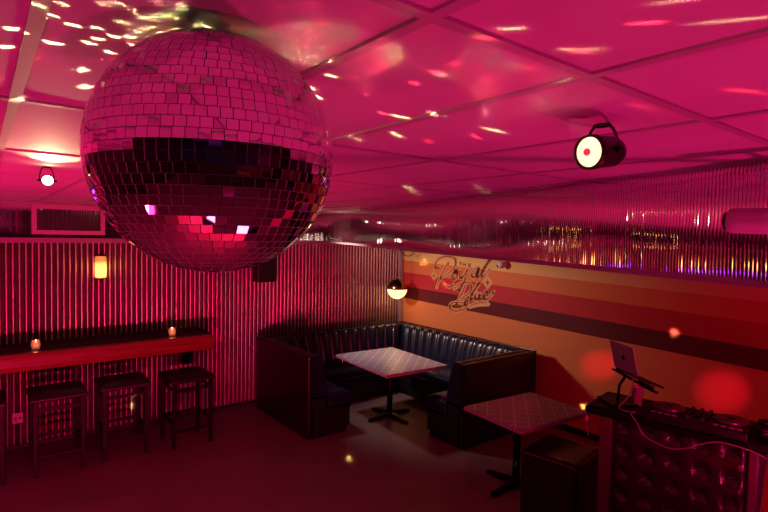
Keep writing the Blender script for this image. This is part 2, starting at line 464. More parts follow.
# ------------------------------------------------------------------ pinspots on the ceiling
def can_light(name, label, at, to, mount, R, Lc, body_m, lens_m, ring_m):
    t = thing(name, label, 'spotlight', mount)
    d = (Vector(to)-Vector(at)).normalized(); a = Vector(at)
    b = MB(); b.lathe([(.001, -Lc), (R*.72, -Lc*.98), (R*.9, -Lc*.8), (R*.92, -Lc*.25), (R, -Lc*.2), (R, 0), (R*.86, 0), (R*.86, -.008), (.001, -.009)], a, d, 28)
    local(t, b.build('body', body_m))
    b = MB(); b.lathe([(.001, .004), (R*.4, .002), (R*.84, -.004), (R*.84, -.007)], a, d, 28); local(t, b.build('lens', lens_m))
    b = MB(); b.lathe([(.001, .009), (R*.2, .007), (R*.22, .003)], a, d, 16); local(t, b.build('lens_center', ring_m))
    m = Vector(mount); side = d.cross(Vector((0, 0, 1))).normalized(); mid = a - d*Lc*.45
    pts = []
    for k in range(13):
        an = PI*k/12
        pts.append(mid + side*(R*1.12*math.cos(an)) + (m-mid-Vector((0, 0, .006)))*min(1, math.sin(an)*1.15 if math.sin(an)*1.15 < 1 else 1))
    b = MB(); b.tube(pts, R*.1, 8); local(t, b.build('yoke', M_black_metal))
    b = MB(); b.lathe([(R*.5, -.008), (R*.5, .003)], m, n=20); local(t, b.build('ceiling_plate', M_black_metal))
    for sgn in (1, -1):
        b = MB(); b.lathe([(R*.18, -.004), (R*.18, .008), (R*.1, .011)], mid+side*sgn*R*1.1, side*sgn, 12); local(t, b.build('tilt_knob', M_black_metal))
    return t
M_lens_hot = mat('lit_lens', (1, .8, .6, 1), .3, emit=(1, .72, .38), estr=1.5)
M_lens_red = mat('lit_lens_red', (1, .1, .1, 1), .3, emit=(1, .02, .08), estr=.9)
M_lens_white = mat('lit_lens_white', (1, 1, 1, 1), .3, emit=(1, .95, .75), estr=14)
M_dark_red = mat('dark_red_enamel', '#2a0a0e', .35, .3)
can_light('ceiling_spotlight', 'lit round spotlight can with glowing lens, hung from the ceiling near the mirrored soffit', LAMP_R, BC, (-4.175, -5.748, ZC-.002), .040, .105, M_dark_red, M_lens_hot, M_lens_red)
spot('ceiling_spotlight_lamp', LAMP_R + (BC-LAMP_R).normalized()*.02, BC, 3.0, (1.0, .35, .25), 40, .4, .02)
can_light('pinspot', 'small glaring white pinspot under the ceiling left of the mirror ball', LAMP_W, BC, (LAMP_W.x, LAMP_W.y+.05, ZC-.002), .026, .07, M_black_metal, M_lens_white, M_lens_white)
spot('pinspot_lamp', LAMP_W + (BC-LAMP_W).normalized()*.02, BC, 22.0, (1.0, .85, .42), 60, .5, .02)
point('pinspot_spill', (LAMP_W.x, LAMP_W.y-.03, LAMP_W.z+.045), .10, (1.0, .9, .5), .01)
can_light('pinspot', 'warm white spotlight on a drop stem over the booth, hidden behind the mirror ball', Vector(WSPOT)+Vector((-.03, .01, .01)), (-0.5, -1.7, 1.25), (WSPOT[0]-.05, WSPOT[1]+.03, ZC-.002), .035, .08, M_black_metal, M_lens_white, M_lens_white)
can_light('pinspot', 'small white pinspot near the metal wall, hidden behind the upper right of the mirror ball', Vector(PSPOT)+Vector((-.02, .02, .03)), (-1.5, -1.5, 0.74), (PSPOT[0]-.04, PSPOT[1]+.05, ZC-.002), .03, .07, M_black_metal, M_lens_white, M_lens_white)
# pink cylinder spotlight on the soffit at the right edge
t = thing('cylinder_spotlight', 'pink-lit horizontal cylinder spotlight fixed to the fluted mirror soffit', 'spotlight', (-3.42, -5.80, 2.322))
a0 = Vector((-3.47, -5.80, 2.322)); d0 = Vector((.06, -.30, -.004)).normalized()
b = MB(); b.lathe([(.028, 0), (.040, .012), (.042, .03), (.042, .30), (.036, .315), (.001, .316)], a0, d0, 28); local(t, b.build('body', mat('pale_enamel', '#b9a6ac', .35)))
b = MB(); b.lathe([(.001, -.012), (.028, -.006), (.031, .004)], a0, d0, 20); local(t, b.build('lens', mat('dark_lens', '#30141c', .08, coat=.6)))
b = MB(); b.tube([a0+d0*.15+Vector((.03, 0, 0)), a0+d0*.15+Vector((.215, 0, 0))], .012); local(t, b.build('bracket', M_black_metal))

can_light('added_fill_can', 'added unseen pink fill can behind the camera, brightening the floor below the ball', Vector(FSPOT)+Vector((-.02, -.04, .03)), (-5.0, -5.5, 0), (FSPOT[0]-.03, FSPOT[1]-.08, ZC-.002), .05, .12, M_black_metal, M_lens_red, M_lens_red)  # body of the added floor fill lamp
can_light('soffit_spotlight', 'red spotlight under the mirrored soffit, right of the picture', Vector(RSPOT)+Vector((-.03, -.03, .01)), (0, -4.2, 1.35), (RSPOT[0]-.02, RSPOT[1]-.05, 2.159), .05, .12, M_black_metal, M_lens_red, M_lens_red)
# ------------------------------------------------------------------ on the left wall
t = thing('air_vent', 'framed rectangular air vent set in the mirrored band of the left wall', 'vent', (-4.675, -.01, 2.205))
def frame(x0, x1, z0, z1, wdt, y0, y1):
    b = MB()
    b.bb((x0, y0, z0), (x1, y1, z0+wdt)); b.bb((x0, y0, z1-wdt), (x1, y1, z1)); b.bb((x0, y0, z0+wdt), (x0+wdt, y1, z1-wdt)); b.bb((x1-wdt, y0, z0+wdt), (x1, y1, z1-wdt))
    return b
local(t, frame(-5.01, -4.335, 2.205, 2.515, .045, -.045, -.008).build('frame', mat('vent_frame_paint', '#b59a9f', .5), bevel=.004))
b = MB(); b.bb((-4.965, -.014, 2.25), (-4.38, -.010, 2.47)); local(t, b.build('backing', M_black_plastic))
b = MB()
for k in range(26):
    x = -4.955 + k*.0226; b.box((x, -.026, 2.36), (.004, .018, .22), .5)
local(t, b.build('louvres', mat('louvre_metal', '#6b6660', .4, .5)))

def sconce(x, label):
    t = thing('wall_sconce', label, 'wall lamp', (x, -.02, 1.72))
    b = MB()
    n = 14; prof = [(.050, 1.735), (.056, 1.75), (.058, 1.85), (.056, 1.955), (.050, 1.972)]
    vs = []; fs = []
    for r, z in prof:
        for j in range(n+1):
            a = -PI + PI*j/n; vs.append((x + r*math.cos(a), -.03 + r*1.2*math.sin(a), z))
    for i in range(len(prof)-1):
        for j in range(n): fs.append((i*(n+1)+j, i*(n+1)+j+1, (i+1)*(n+1)+j+1, (i+1)*(n+1)+j))
    fs.append(tuple(range(n+1))); fs.append(tuple(range((len(prof)-1)*(n+1), len(prof)*(n+1))))
    b.add(vs, fs, True)
    m = bpy.data.materials.get('alabaster_glow')
    if not m:
        m = mat('alabaster_glow', (.8, .5, .25, 1), .4)
        T, N, Lk, B = nt(m)
        tc = N.new('ShaderNodeTexCoord'); nz = N.new('ShaderNodeTexNoise'); nz.inputs['Scale'].default_value = 14; nz.inputs['Detail'].default_value = 5
        sx = N.new('ShaderNodeSeparateXYZ'); Lk.new(tc.outputs['Object'], sx.inputs[0]); Lk.new(tc.outputs['Object'], nz.inputs['Vector'])
        # the bulb behind the stone sits in the middle of the shade
        g = N.new('ShaderNodeMath'); g.operation = 'SUBTRACT'; g.inputs[1].default_value = 1.81; Lk.new(sx.outputs['Z'], g.inputs[0])
        g2 = N.new('ShaderNodeMath'); g2.operation = 'MULTIPLY'; Lk.new(g.outputs[0], g2.inputs[0]); Lk.new(g.outputs[0], g2.inputs[1])
        g3 = N.new('ShaderNodeMapRange'); g3.inputs['From Max'].default_value = .013; g3.inputs['To Min'].default_value = 4.0; g3.inputs['To Max'].default_value = .55; Lk.new(g2.outputs[0], g3.inputs['Value'])
        mr = N.new('ShaderNodeMapRange'); mr.inputs['To Min'].default_value = .6; mr.inputs['To Max'].default_value = 1.35; Lk.new(nz.outputs['Fac'], mr.inputs['Value'])
        mu = N.new('ShaderNodeMath'); mu.operation = 'MULTIPLY'; Lk.new(g3.outputs[0], mu.inputs[0]); Lk.new(mr.outputs[0], mu.inputs[1])
        B.inputs['Emission Color'].default_value = (1, .30, .055, 1); Lk.new(mu.outputs[0], B.inputs['Emission Strength'])
    local(t, b.build('lamp_shade', m))
    b = MB(); b.box((x, -.016, 1.85), (.085, .02, .27)); local(t, b.build('wall_plate', M_black_metal, bevel=.004))
    b = MB(); b.lathe([(.052, 1.975), (.054, 1.983), (.02, 1.99)], (x, -.05, 0), n=18); local(t, b.build('top_cap', M_black_metal))
    b = MB(); b.lathe([(.001, 1.695), (.010, 1.702), (.012, 1.712), (.006, 1.718), (.04, 1.727), (.052, 1.735)], (x, -.05, 0), n=18); local(t, b.build('finial', M_black_metal))
    point('sconce_bulb', (x, -.20, 1.85), .6, WARM, .05)
    return t
sconce(-4.379, 'lit amber alabaster wall sconce on the corrugated metal wall below the vent')
sconce(-6.3, 'lit amber alabaster wall sconce further along the metal wall, left of the frame')
sconce(-7.1, 'lit amber alabaster wall sconce at the far left end of the metal wall')

t = thing('wall_speaker', 'small black loudspeaker on the corrugated wall below the mirror ball', 'speaker', (-2.46, -.03, 1.62))
b = MB(); b.bb((-2.60, -.20, 1.62), (-2.325, -.04, 2.02)); local(t, b.build('cabinet', M_black_plastic, bevel=.012))
b = MB(); b.bb((-2.585, -.212, 1.635), (-2.34, -.202, 2.005)); local(t, b.build('grille', noise_color(mat('speaker_cloth', '#0a090a', .8), '#080708', '#131112', 300, 1), bevel=.004))
b = MB(); b.box((-2.46, -.2145, 1.655), (.04, .004, .012)); o = local(t, b.build('badge', M_chrome)); o['label'] = 'tiny silver badge'
b = MB(); b.bb((-2.50, -.045, 1.75), (-2.42, -.002, 1.87)); local(t, b.build('wall_bracket', M_black_metal))

t = thing('power_outlet', 'pink-lit wall outlet low on the corrugated wall beside the bar stools', 'outlet', (-5.14, -.018, .25))
b = MB(); b.bb((-5.185, -.027, .255), (-5.095, -.019, .365)); local(t, b.build('cover_plate', mat('outlet_plastic', '#d8cfd0', .4), bevel=.004))
for xx in (-5.16, -5.12):
    b = MB(); b.lathe([(.016, 0), (.016, .003)], (xx, -.026, .31), (0, -1, 0), 16); local(t, b.build('socket', mat('socket_plastic', '#8d8486', .4)))

# wall counter
t = thing('wall_counter', 'long dark wooden drinking counter with red-lit rounded edge along the metal wall', 'counter', (-5.0, -.35, 0.9))
XE = -3.335
b = MB(); b.bb((-7.4, -.60, 1.045), (XE-.03, -.035, 1.09)); local(t, b.build('counter_top', M_blackwood, bevel=.004))
prof = [(-.585, 1.095)] + [(-.60-.05*math.sin(a), 1.045+.055*math.cos(a)) for a in [PI*k/10 for k in range(2, 6)]] + [(-.658, .975), (-.648, .93), (-.60, .915), (-.575, .93), (-.575, 1.04)]
b = MB(); b.prism(prof, lambda a, c, h: (h, a, c), -7.4, XE); local(t, b.build('front_rail', M_redwood, bevel=.003))
b = MB(); b.bb((XE-.028, -.60, .925), (XE+.005, -.04, 1.10)); local(t, b.build('end_cap', M_blackwood, bevel=.008))
for xc in (-3.47, -5.95):
    pr = [(-.035, .66), (-.035, 1.044), (-.45, 1.044), (-.45, .99), (-.30, .95), (-.20, .86), (-.15, .74), (-.12, .66)]
    b = MB(); b.prism(pr, lambda a, c, h: (h, a, c), xc-.05, xc+.05); local(t, b.build('bracket', M_blackwood, bevel=.006))

# bar stools
def make_stool(label):
    t = thing('bar_stool', label, 'stool', (0, 0, 0), 0, 'bar stools under the wall counter')
    b = MB()
    def seat(u, v):
        x, y = (u-.5), (v-.5)
        def sq(a): return math.copysign(min(abs(a)*2, 1)**1, a)
        e = max(abs(x), abs(y))*2
        h = .035*(1-e**4)
        return (x*.455, y*.455, .735+h)
    b.grid(seat, 14, 14)
    b.bb((-.2275, -.2275, .695), (.2275, .2275, .735)); b.build('seat', M_black_vinyl, t, bevel=.012)
    for sx in (-1, 1):
        for sy in (-1, 1):
            b = MB()
            x, y = sx*.185, sy*.185
            b.add([(x+dx*.017+sx*.006, y+dy*.017+sy*.006, .012) for dx, dy in ((-1,-1),(1,-1),(1,1),(-1,1))] + [(x+dx*.02, y+dy*.02, .70) for dx, dy in ((-1,-1),(1,-1),(1,1),(-1,1))],
                  [(0,3,2,1),(4,5,6,7),(0,1,5,4),(1,2,6,5),(2,3,7,6),(3,0,4,7)])
            lg = b.build('leg', M_blackwood, t, bevel=.003)
            b = MB(); b.lathe([(.012, 0), (.014, .006), (.012, .013)], (x+sx*.006, y+sy*.006, 0), n=12); b.build('foot_glide', M_chrome, lg)
    for sy, z in ((-1, .62), (1, .62)):
        b = MB(); b.box((0, sy*.186, z), (.36, .016, .035)); b.build('upper_rail', M_blackwood, t, bevel=.002)
        b = MB(); b.box((sy*.186, 0, z), (.016, .36, .035)); b.build('upper_rail', M_blackwood, t, bevel=.002)
    for sy, z in ((-1, .19), (1, .27)):
        b = MB(); b.box((0, sy*.188, z), (.37, .018, .03)); b.build('foot_rail', M_blackwood, t, bevel=.002)
    for sx in (-1, 1):
        b = MB(); b.box((sx*.188, 0, .27), (.018, .37, .03)); b.build('foot_rail', M_blackwood, t, bevel=.002)
    return t
st = make_stool('black bar stool in front of the wall outlet, first whole one from the left')
st.location = (-4.868, -.738, 0); st.rotation_euler.z = .01
dup(st, (-4.30, -.71, 0), -.02, 'black bar stool in the middle of the row, under the wall counter')
dup(st, (-3.69, -.825, 0), .03, 'black bar stool under the right end of the counter, nearest the booth')
dup(st, (-5.485, -.70, 0), .0, 'black bar stool cut off by the left edge of the picture')

# candle jars on the counter
M_glass = mat('amber_glass', (1.0, .62, .5, 1), .12, trans=.6, emit=(1, .20, .10), estr=.07)
M_flame = mat('candle_glow', (1, .8, .5, 1), .5, emit=(1, .5, .28), estr=.9)
def candle(x, y, label):
    t = thing('candle_jar', label, 'candle', (x, y, 1.09), 0, 'candle jars on the wall counter')
    b = MB(); b.lathe([(.026, 0), (.036, .012), (.041, .035), (.040, .055), (.034, .075), (.031, .083), (.029, .083), (.032, .073), (.037, .055), (.037, .035), (.032, .014), (.001, .010)], n=20); b.build('glass_jar', M_glass, t)
    b = MB(); b.lathe([(.022, .012), (.022, .058), (.001, .060)], n=14); b.build('candle', M_flame, t)
    b = MB(); b.lathe([(.001, .060), (.005, .066), (.006, .073), (.003, .083), (.0005, .092)], n=10); b.build('flame', mat('flame', (1, .8, .4, 1), .5, emit=(1, .7, .3), estr=9), t)
    point('candle_flame', (x, y, 1.20), .10, WARM, .015)
candle(-5.01, -.43, 'small glowing candle jar at the left end of the wall counter')
candle(-3.73, -.43, 'small glowing candle jar near the right end of the wall counter')

# ------------------------------------------------------------------ corner booth
t = thing('corner_booth', 'navy leather corner booth with channel-tufted back and dark end panels', 'booth', (-1.3, -1.35, 0))
ZB = .92; YL = -1.575; XR = -1.43; XL = -2.625; YR = -2.75; YW = -.27; XW = -.21
# end panels
b = MB(); b.bb((XL, YL, 0), (XL+.055, YW, ZB+.01)); local(t, b.build('end_panel', M_black_panel, bevel=.012))
b = MB(); b.bb((XR, YR, 0), (XW, YR+.055, ZB-.01)); local(t, b.build('end_panel', M_black_panel, bevel=.012))
# segments: origin, along, inward, length, mitre at start, mitre at end
SEG = [((XL+.05, YL), (0, 1), (1, 0), YW-YL, 0, 1), ((XL+.05, YW), (1, 0), (0, -1), XW-XL-.05, 1, 1),
       ((XW, YW), (0, -1), (-1, 0), YW-YR-.05, 1, 1), ((XW, YR+.05), (-1, 0), (0, 1), XW-XR, 1, 0)]
def seg_pt(sg, w, s, z):
    (ox, oy), (ax, ay), (nx, ny), L, m0, m1 = sg
    u0 = s if m0 else 0.0; u1 = L - (s if m1 else 0.0)
    u = u0 + (u1-u0)*w
    return (ox+ax*u+nx*s, oy+ay*u+ny*s, z)
BACK = [(.0, .90), (.02, .935), (.055, .95), (.095, .94), (.125, .905), (.145, .84), (.165, .75), (.185, .65), (.20, .56), (.21, .46)]
for sg in SEG:
    L = sg[3]; nch = max(4, round(L/.185)); b = MB(); sub = 8
    nu = nch*sub
    def back(u, v):
        k = v*(len(BACK)-1); i = min(int(k), len(BACK)-2); f = k-i
        s = BACK[i][0]*(1-f)+BACK[i+1][0]*f; z = BACK[i][1]*(1-f)+BACK[i+1][1]*f
        ph = (u*nch) % 1.0
        bul = (4*ph*(1-ph))**.5 if 0 < ph < 1 else 0
        env = max(0, min(1, (v-.12)/.25))
        return seg_pt(sg, u, s + .035*env*(bul-.6), z-.03)
    b.grid(back, nu, 24)
    for uu in (0, 1):
        if (uu == 0 and not sg[4]) or (uu == 1 and not sg[5]):
            prof = [seg_pt(sg, uu, s, z-.03) for s, z in BACK] + [seg_pt(sg, uu, 0, .44)]
            b.add(prof, [tuple(range(len(prof)))])
    local(t, b.build('back_cushion', M_leather))
SEAT = [(.17, .455), (.30, .47), (.42, .472), (.48, .465), (.525, .445), (.548, .41), (.545, .36), (.525, .325), (.50, .31)]
for sg in SEG:
    b = MB()
    def seat(u, v):
        k = v*(len(SEAT)-1); i = min(int(k), len(SEAT)-2); f = k-i
        s = SEAT[i][0]*(1-f)+SEAT[i+1][0]*f; z = SEAT[i][1]*(1-f)+SEAT[i+1][1]*f
        e = 0
        if not sg[4]: e = max(e, 1-u*12)
        if not sg[5]: e = max(e, 1-(1-u)*12)
        if e > 0 and z > .3: z -= .035*e*e
        return seg_pt(sg, u, s, z)
    b.grid(seat, 30, 24)
    for uu in (0, 1):
        if (uu == 0 and not sg[4]) or (uu == 1 and not sg[5]):
            prof = [(p[0], p[1], p[2]) for p in [seat(uu, k/24) for k in range(25)]] + [seg_pt(sg, uu, .17, .31)]
            b.add(prof, [tuple(range(len(prof)))])
    local(t, b.build('seat_cushion', M_leather))
    b = MB()
    for s0, s1, z0, z1 in ((.02, .50, .07, .315), (.02, .46, 0.0, .075), (.004, .20, .31, .462)):
        qs = [seg_pt(sg, w_, s_, z_) for z_ in (z0, z1) for (w_, s_) in ((0, s0), (1, s0), (1, s1), (0, s1))]
        b.add(qs, [(0,1,2,3),(7,6,5,4),(0,4,5,1),(1,5,6,2),(2,6,7,3),(3,7,4,0)])
    local(t, b.build('base', M_black_vinyl))
# rear cap along the walls
b = MB(); b.bb((XL, YW, 0), (XW+.03, YW+.03, ZB)); b.bb((XW, YR, 0), (XW+.03, YW, ZB)); local(t, b.build('rear_panel', M_black_panel, bevel=.006))

# ------------------------------------------------------------------ tables
def table(loc, rz, lx, ly, base, label, h=.74):
    t = thing('pedestal_table', label, 'table', (loc[0], loc[1], 0), rz)
    b = MB(); b.box((0, 0, h-.004), (lx-.012, ly-.012, .008)); b.build('tabletop', M_tabletop, t)
    b = MB(); b.box((0, 0, h-.022), (lx, ly, .032)); b.build('edge_band', M_tableedge, t, bevel=.006)
    bx, by = base
    b = MB(); b.tube([(bx, by, .05), (bx, by, h-.05)], .035, 18); b.build('column', M_black_metal, t)
    b = MB(); b.box((bx, by, h-.045), (.34, .06, .015)); b.box((bx, by, h-.045), (.06, .34, .015)); b.build('top_spider', M_black_metal, t)
    b = MB(); b.lathe([(.055, .03), (.06, .05), (.045, .075), (.036, .09)], (bx, by, 0), n=20); b.build('base_hub', M_black_metal, t)
    for k in range(4):
        a = k*PI/2 + .1
        d = Vector((math.cos(a), math.sin(a), 0)); s = Vector((-d.y, d.x, 0)); c = Vector((bx, by, 0)); b = MB()
        sec = [(.03, .034, .022, .068), (.18, .032, .016, .05), (.31, .028, .008, .034), (.335, .02, .008, .026)]
        vs = []
        for r, wd, z0, z1 in sec:
            vs += [c+d*r-s*wd+Vector((0,0,z0)), c+d*r+s*wd+Vector((0,0,z0)), c+d*r+s*wd*.8+Vector((0,0,z1)), c+d*r-s*wd*.8+Vector((0,0,z1))]
        fs = [(0,1,2,3), (12,15,14,13)]
        for i in range(3):
            for j in range(4): fs.append((i*4+j, i*4+(j+1) % 4, (i+1)*4+(j+1) % 4, (i+1)*4+j))
        b.add(vs, fs); lg = b.build('foot', M_black_metal, t, bevel=.004)
        b = MB(); b.lathe([(.016, 0), (.016, .010)], c+d*.305, n=12); b.build('leveller', M_black_plastic, lg)
    return t
table((-1.48, -1.56), math.radians(-3.6), .885, 1.15, (.06, .07), 'square table with pale diamond weave top standing inside the corner booth')
table((-1.62, -3.68), math.radians(-5.0), .875, .68, (0, .10), 'smaller diamond weave table with striped edge, outside the booth by its right panel')

# black box beside the small table
t = thing('subwoofer', 'black floor speaker box tucked between the small table and the tufted stand', 'speaker', (-1.825, -4.165, 0), math.radians(9.0))
b = MB(); b.bb((-.25, -.225, .015), (.25, .225, .60)); b.build('cabinet', M_black_panel, t, bevel=.035, seg=4)
b = MB(); b.bb((-.262, -.19, .06), (-.247, .19, .55)); b.build('grille', bpy.data.materials['speaker_cloth'], t, bevel=.006)
b = MB(); b.lathe([(.018, 0), (.018, .014), (.012, .018)], (.05, -.222, .44), (0, -1, 0), 16); b.build('knob', M_grey_metal, t)
for sx in (-.2, .2):
    for sy in (-.18, .18):
        b = MB(); b.lathe([(.02, 0), (.022, .018)], (sx, sy, 0), n=12); b.build('foot', M_black_base, t)

# ------------------------------------------------------------------ DJ stand
def hit(px, py, axis, val):
    d = FW + RT*((px-384)/518) + DN*((py-256)/518)
    return CAM + d*((val-CAM[axis])/d[axis])
DJ_O = Vector((-2.085, -4.525, 0)); DJ_R = math.radians(-90+10.4)   # local x runs along the front to the right, local -y faces the room
t = thing('dj_booth', 'maroon tufted DJ stand with dark slab top and side columns at the right', 'dj booth', DJ_O, DJ_R)
def djw(x, y, z=0): return DJ_O + Matrix.Rotation(DJ_R, 3, 'Z') @ Vector((x, y, z))
DW = 1.42
b = MB(); b.bb((-.02, -.01, 1.035), (DW, .46, 1.095)); b.build('slab_top', M_blackwood, t, bevel=.024, seg=4)
b = MB()
pw = .155
def tuft(u, v):
    x = .17 + .765*u; z = .06 + .97*v
    a, c = (x-.235)/pw, (z-.06)/pw
    da, dc = (a-round(a))*pw, (c-round(c))*pw
    dd = math.hypot(da, dc)
    h = 1-math.exp(-(dd/.034)**2)
    fa, fc = a-math.floor(a), c-math.floor(c)
    crease = math.exp(-(min(abs(fa-fc), abs(fa+fc-1))/.10)**2)*max(0, 1-dd/.075)
    h -= .35*crease*h
    edge = min(1, (x-.17)/.04, (.935-x)/.04)
    return (x, .058-.030*h*(.4+.6*edge), z)
b.grid(tuft, 90, 96); b.build('tufted_panel', M_maroon_vinyl, t)
for i in range(6):
    for j in range(7):
        x, z = .235+i*pw, .06+j*pw
        if x > .92 or z > 1.02 or z < .05: continue
        b = MB(); b.lathe([(.011, 0), (.009, .006), (.001, .008)], (x, .057, z), (0, -1, 0), 10); b.build('button', M_maroon_vinyl, t)
M_col = mat('column_laminate', '#5a2834', .32, coat=.2)
for x0, x1 in ((.085, .165), (.935, .985)):
    b = MB(); b.bb((x0, .0, 0), (x1, .07, 1.036)); b.build('column', M_col, t, bevel=.008)
b = MB(); b.bb((.985, .03, 0), (DW-.06, .07, 1.036)); b.bb((.075, .07, 0), (.11, .44, 1.036)); b.bb((DW-.1, .07, 0), (DW-.06, .44, 1.036)); b.bb((.165, .059, 0), (.935, .075, 1.036)); b.build('carcass', M_black_panel, t)

# laptop stand, laptop
zt = 1.095
LP = hit(617.5, 401, 2, 1.10)
hd = Vector((.54, .84, 0)).normalized()            # hinge line, from the right end to the left end
fx = Vector((-hd.y, hd.x, 0))                        # towards the viewer side
if fx.x > 0: fx = -fx
top = Vector((LP.x, LP.y, 1.30)) + RT*.055
t = thing('laptop_stand', 'black raised laptop stand on the DJ stand, thin leg and slanting tray', 'stand', (LP.x, LP.y, zt))
b = MB(); b.box((LP.x, LP.y, zt+.006), (.22, .20, .012), math.atan2(hd.y, hd.x)); local(t, b.build('base_plate', M_black_metal, bevel=.004))
b = MB(); b.tube([(LP.x, LP.y, zt+.01), (LP.x-.01, LP.y-.015, 1.22), top-Vector((0, 0, .012))], .010, 10); local(t, b.build('post', M_black_metal))
tray0 = top + hd*.15; tray1 = top - hd*.33 + Vector((0, 0, -.02))
td = (tray1-tray0).normalized(); b = MB()
vs = []
for p in (tray0, tray1):
    for dn, dz in ((-.025, -.014), (.03, -.014), (.03, 0), (-.025, 0)):
        vs.append(p - fx*dn + Vector((0, 0, dz-.006-.33*dn)))
b.add(vs, [(0,1,2,3),(7,6,5,4),(0,4,5,1),(1,5,6,2),(2,6,7,3),(3,7,4,0)])
local(t, b.build('tray', M_black_metal, bevel=.003))
for k in range(4):
    p = tray0 + (tray1-tray0)*(.68+.09*k)
    b = MB(); b.lathe([(.013, -.004), (.013, .014), (.009, .02)], p, n=12); local(t, b.build('knob', M_black_plastic))
t = thing('laptop', 'open silver laptop seen from behind, on the raised stand', 'laptop', top)
lw, lh = .30, .205
up = (Vector((0, 0, 1))*.97 + fx*.22).normalized()
def lid(a, c, d): return top + Vector((0, 0, .012)) + hd*(a) + up*c + fx*d
b = MB()
def rrect(wd, ht, r, n=5):
    pts = []
    for cx, cy, a0 in ((wd-r, ht-r, 0), (r, ht-r, PI/2), (r, r, PI), (wd-r, r, 1.5*PI)):
        for k in range(n+1): pts.append((cx+r*math.cos(a0+PI/2*k/n), cy+r*math.sin(a0+PI/2*k/n)))
    return pts
b.prism([(x-.15, y) for x, y in rrect(lw, lh, .012)], lid, -.003, .003); local(t, b.build('lid', M_silver))
b = MB(); b.prism([(x-.15, y) for x, y in rrect(lw-.012, lh-.012, .008)], lambda a, c, d: lid(a+.006, c+.006, d), -.0045, -.0032); o = local(t, b.build('screen', mat('laptop_screen', '#0a0b10', .1, emit=(.7, .6, .9), estr=.12)))
b = MB(); b.prism([(x-.15, y) for x, y in rrect(lw, .205, .012)], lambda a, c, d: top + hd*a - fx*c*.95 + Vector((0, 0, d - c*.33)), -.004, .008); local(t, b.build('keyboard_base', mat('dark_keyboard', '#1c1719', .4, .3)))
# emblem on the lid: a dark bitten fruit shape with a leaf
ap = []
for k in range(28):
    a = 2*PI*k/28; r = .017*(1+.10*abs(math.cos(a)) - .16*max(0, math.sin(a))**6 - .08*max(0, -math.sin(a))**8)
    x, y = r*math.cos(a), r*math.sin(a)*1.08
    dx, dy = x-.0215, y-.003; dd = math.hypot(dx, dy)
    if dd < .0085: x, y = .0215+dx/dd*.0085, .003+dy/dd*.0085
    ap.append((x, y))
b = MB(); b.prism(ap, lambda a, c, d: lid(-a, c+.105, d), .0031, .0036)
b.prism([(0, .019), (.004, .021), (.008, .027), (.003, .026)], lambda a, c, d: lid(-a, c+.105, d), .0031, .0036)
local(t, b.build('lid_emblem', mat('emblem_dark', '#141214', .15, .6)))

t = thing('plastic_cup', 'clear plastic cup with straw on the DJ stand below the laptop', 'cup', tuple(hit(637, 405, 2, zt)))
M_cup = mat('clear_cup', (.85, .55, .55, 1), .08, trans=.55)
b = MB(); b.lathe([(.027, 0), (.030, .004), (.040, .128), (.042, .131), (.039, .131), (.028, .006), (.001, .005)], n=22); b.build('cup_wall', M_cup, t)
b = MB(); b.lathe([(.0275, .007), (.0345, .085), (.001, .086)], n=20); b.build('drink', mat('pale_drink', '#a06468', .1, trans=.4), t)
b = MB(); b.tube([(.01, 0, .01), (-.012, .006, .165)], .003, 8); b.build('straw', M_white_plastic, t)

# DJ controller
t = thing('dj_controller', 'black DJ controller with two jog wheels on the slab top', 'dj controller', (hit(672, 408, 2, zt+.06)+hit(727, 423, 2, zt+.06))/2*1 - Vector((0, 0, .06)), DJ_R)
b = MB(); b.bb((-.275, -.15, 0), (.275, .15, .055)); b.build('body', M_black_plastic, t, bevel=.008)
for sx in (-.172, .172):
    b = MB(); b.lathe([(.088, .055), (.092, .060), (.092, .072), (.084, .078), (.03, .079), (.001, .079)], (sx, .02, 0), n=36)
    jw = b.build('jog_wheel', mat('jog_metal', '#6a5a5e', .3, .7), t)
    b = MB(); b.lathe([(.026, .079), (.024, .082), (.001, .083)], (sx, .02, 0), n=20); b.build('jog_center', M_black_plastic, jw)
    for k in range(4):
        b = MB(); b.box((sx-.06+k*.04, -.115, .058), (.028, .026, .008)); b.build('pad', mat('pad_rubber', '#7a6a70', .5), t, bevel=.002)
for i in range(3):
    for j in range(4):
        b = MB(); b.lathe([(.011, .055), (.010, .074), (.001, .076)], (-.05+i*.05, .12-j*.045, 0), n=10); b.build('knob', M_black_plastic, t)
for sx in (-.04, .04):
    b = MB(); b.box((sx, -.09, .06), (.018, .03, .012)); b.build('fader', M_grey_metal, t)

# headphones
t = thing('headphones', 'black over-ear headphones lying at the right end of the DJ stand', 'headphones', tuple(hit(757, 428, 2, zt+.03)-Vector((0, 0, .03)) + Matrix.Rotation(DJ_R, 3, 'Z') @ Vector((.04, 0, 0))), DJ_R-1.5)
for sx in (-.075, .075):
    b = MB(); b.lathe([(.001, 0), (.036, .003), (.044, .014), (.044, .034), (.034, .046), (.001, .048)], (sx, 0, .001), n=22); b.build('ear_cup', M_black_plastic, t)
    b = MB(); b.lathe([(.040, .046), (.044, .056), (.034, .064), (.02, .056)], (sx, 0, 0), n=20); b.build('ear_pad', M_black_vinyl, t)
pts = [(.118*math.cos(a), .03+.15*math.sin(a), .03+.01*math.sin(a)) for a in [PI*k/16 for k in range(17)]]
b = MB(); b.tube(pts, .011, 10); b.build('headband', M_black_vinyl, t)

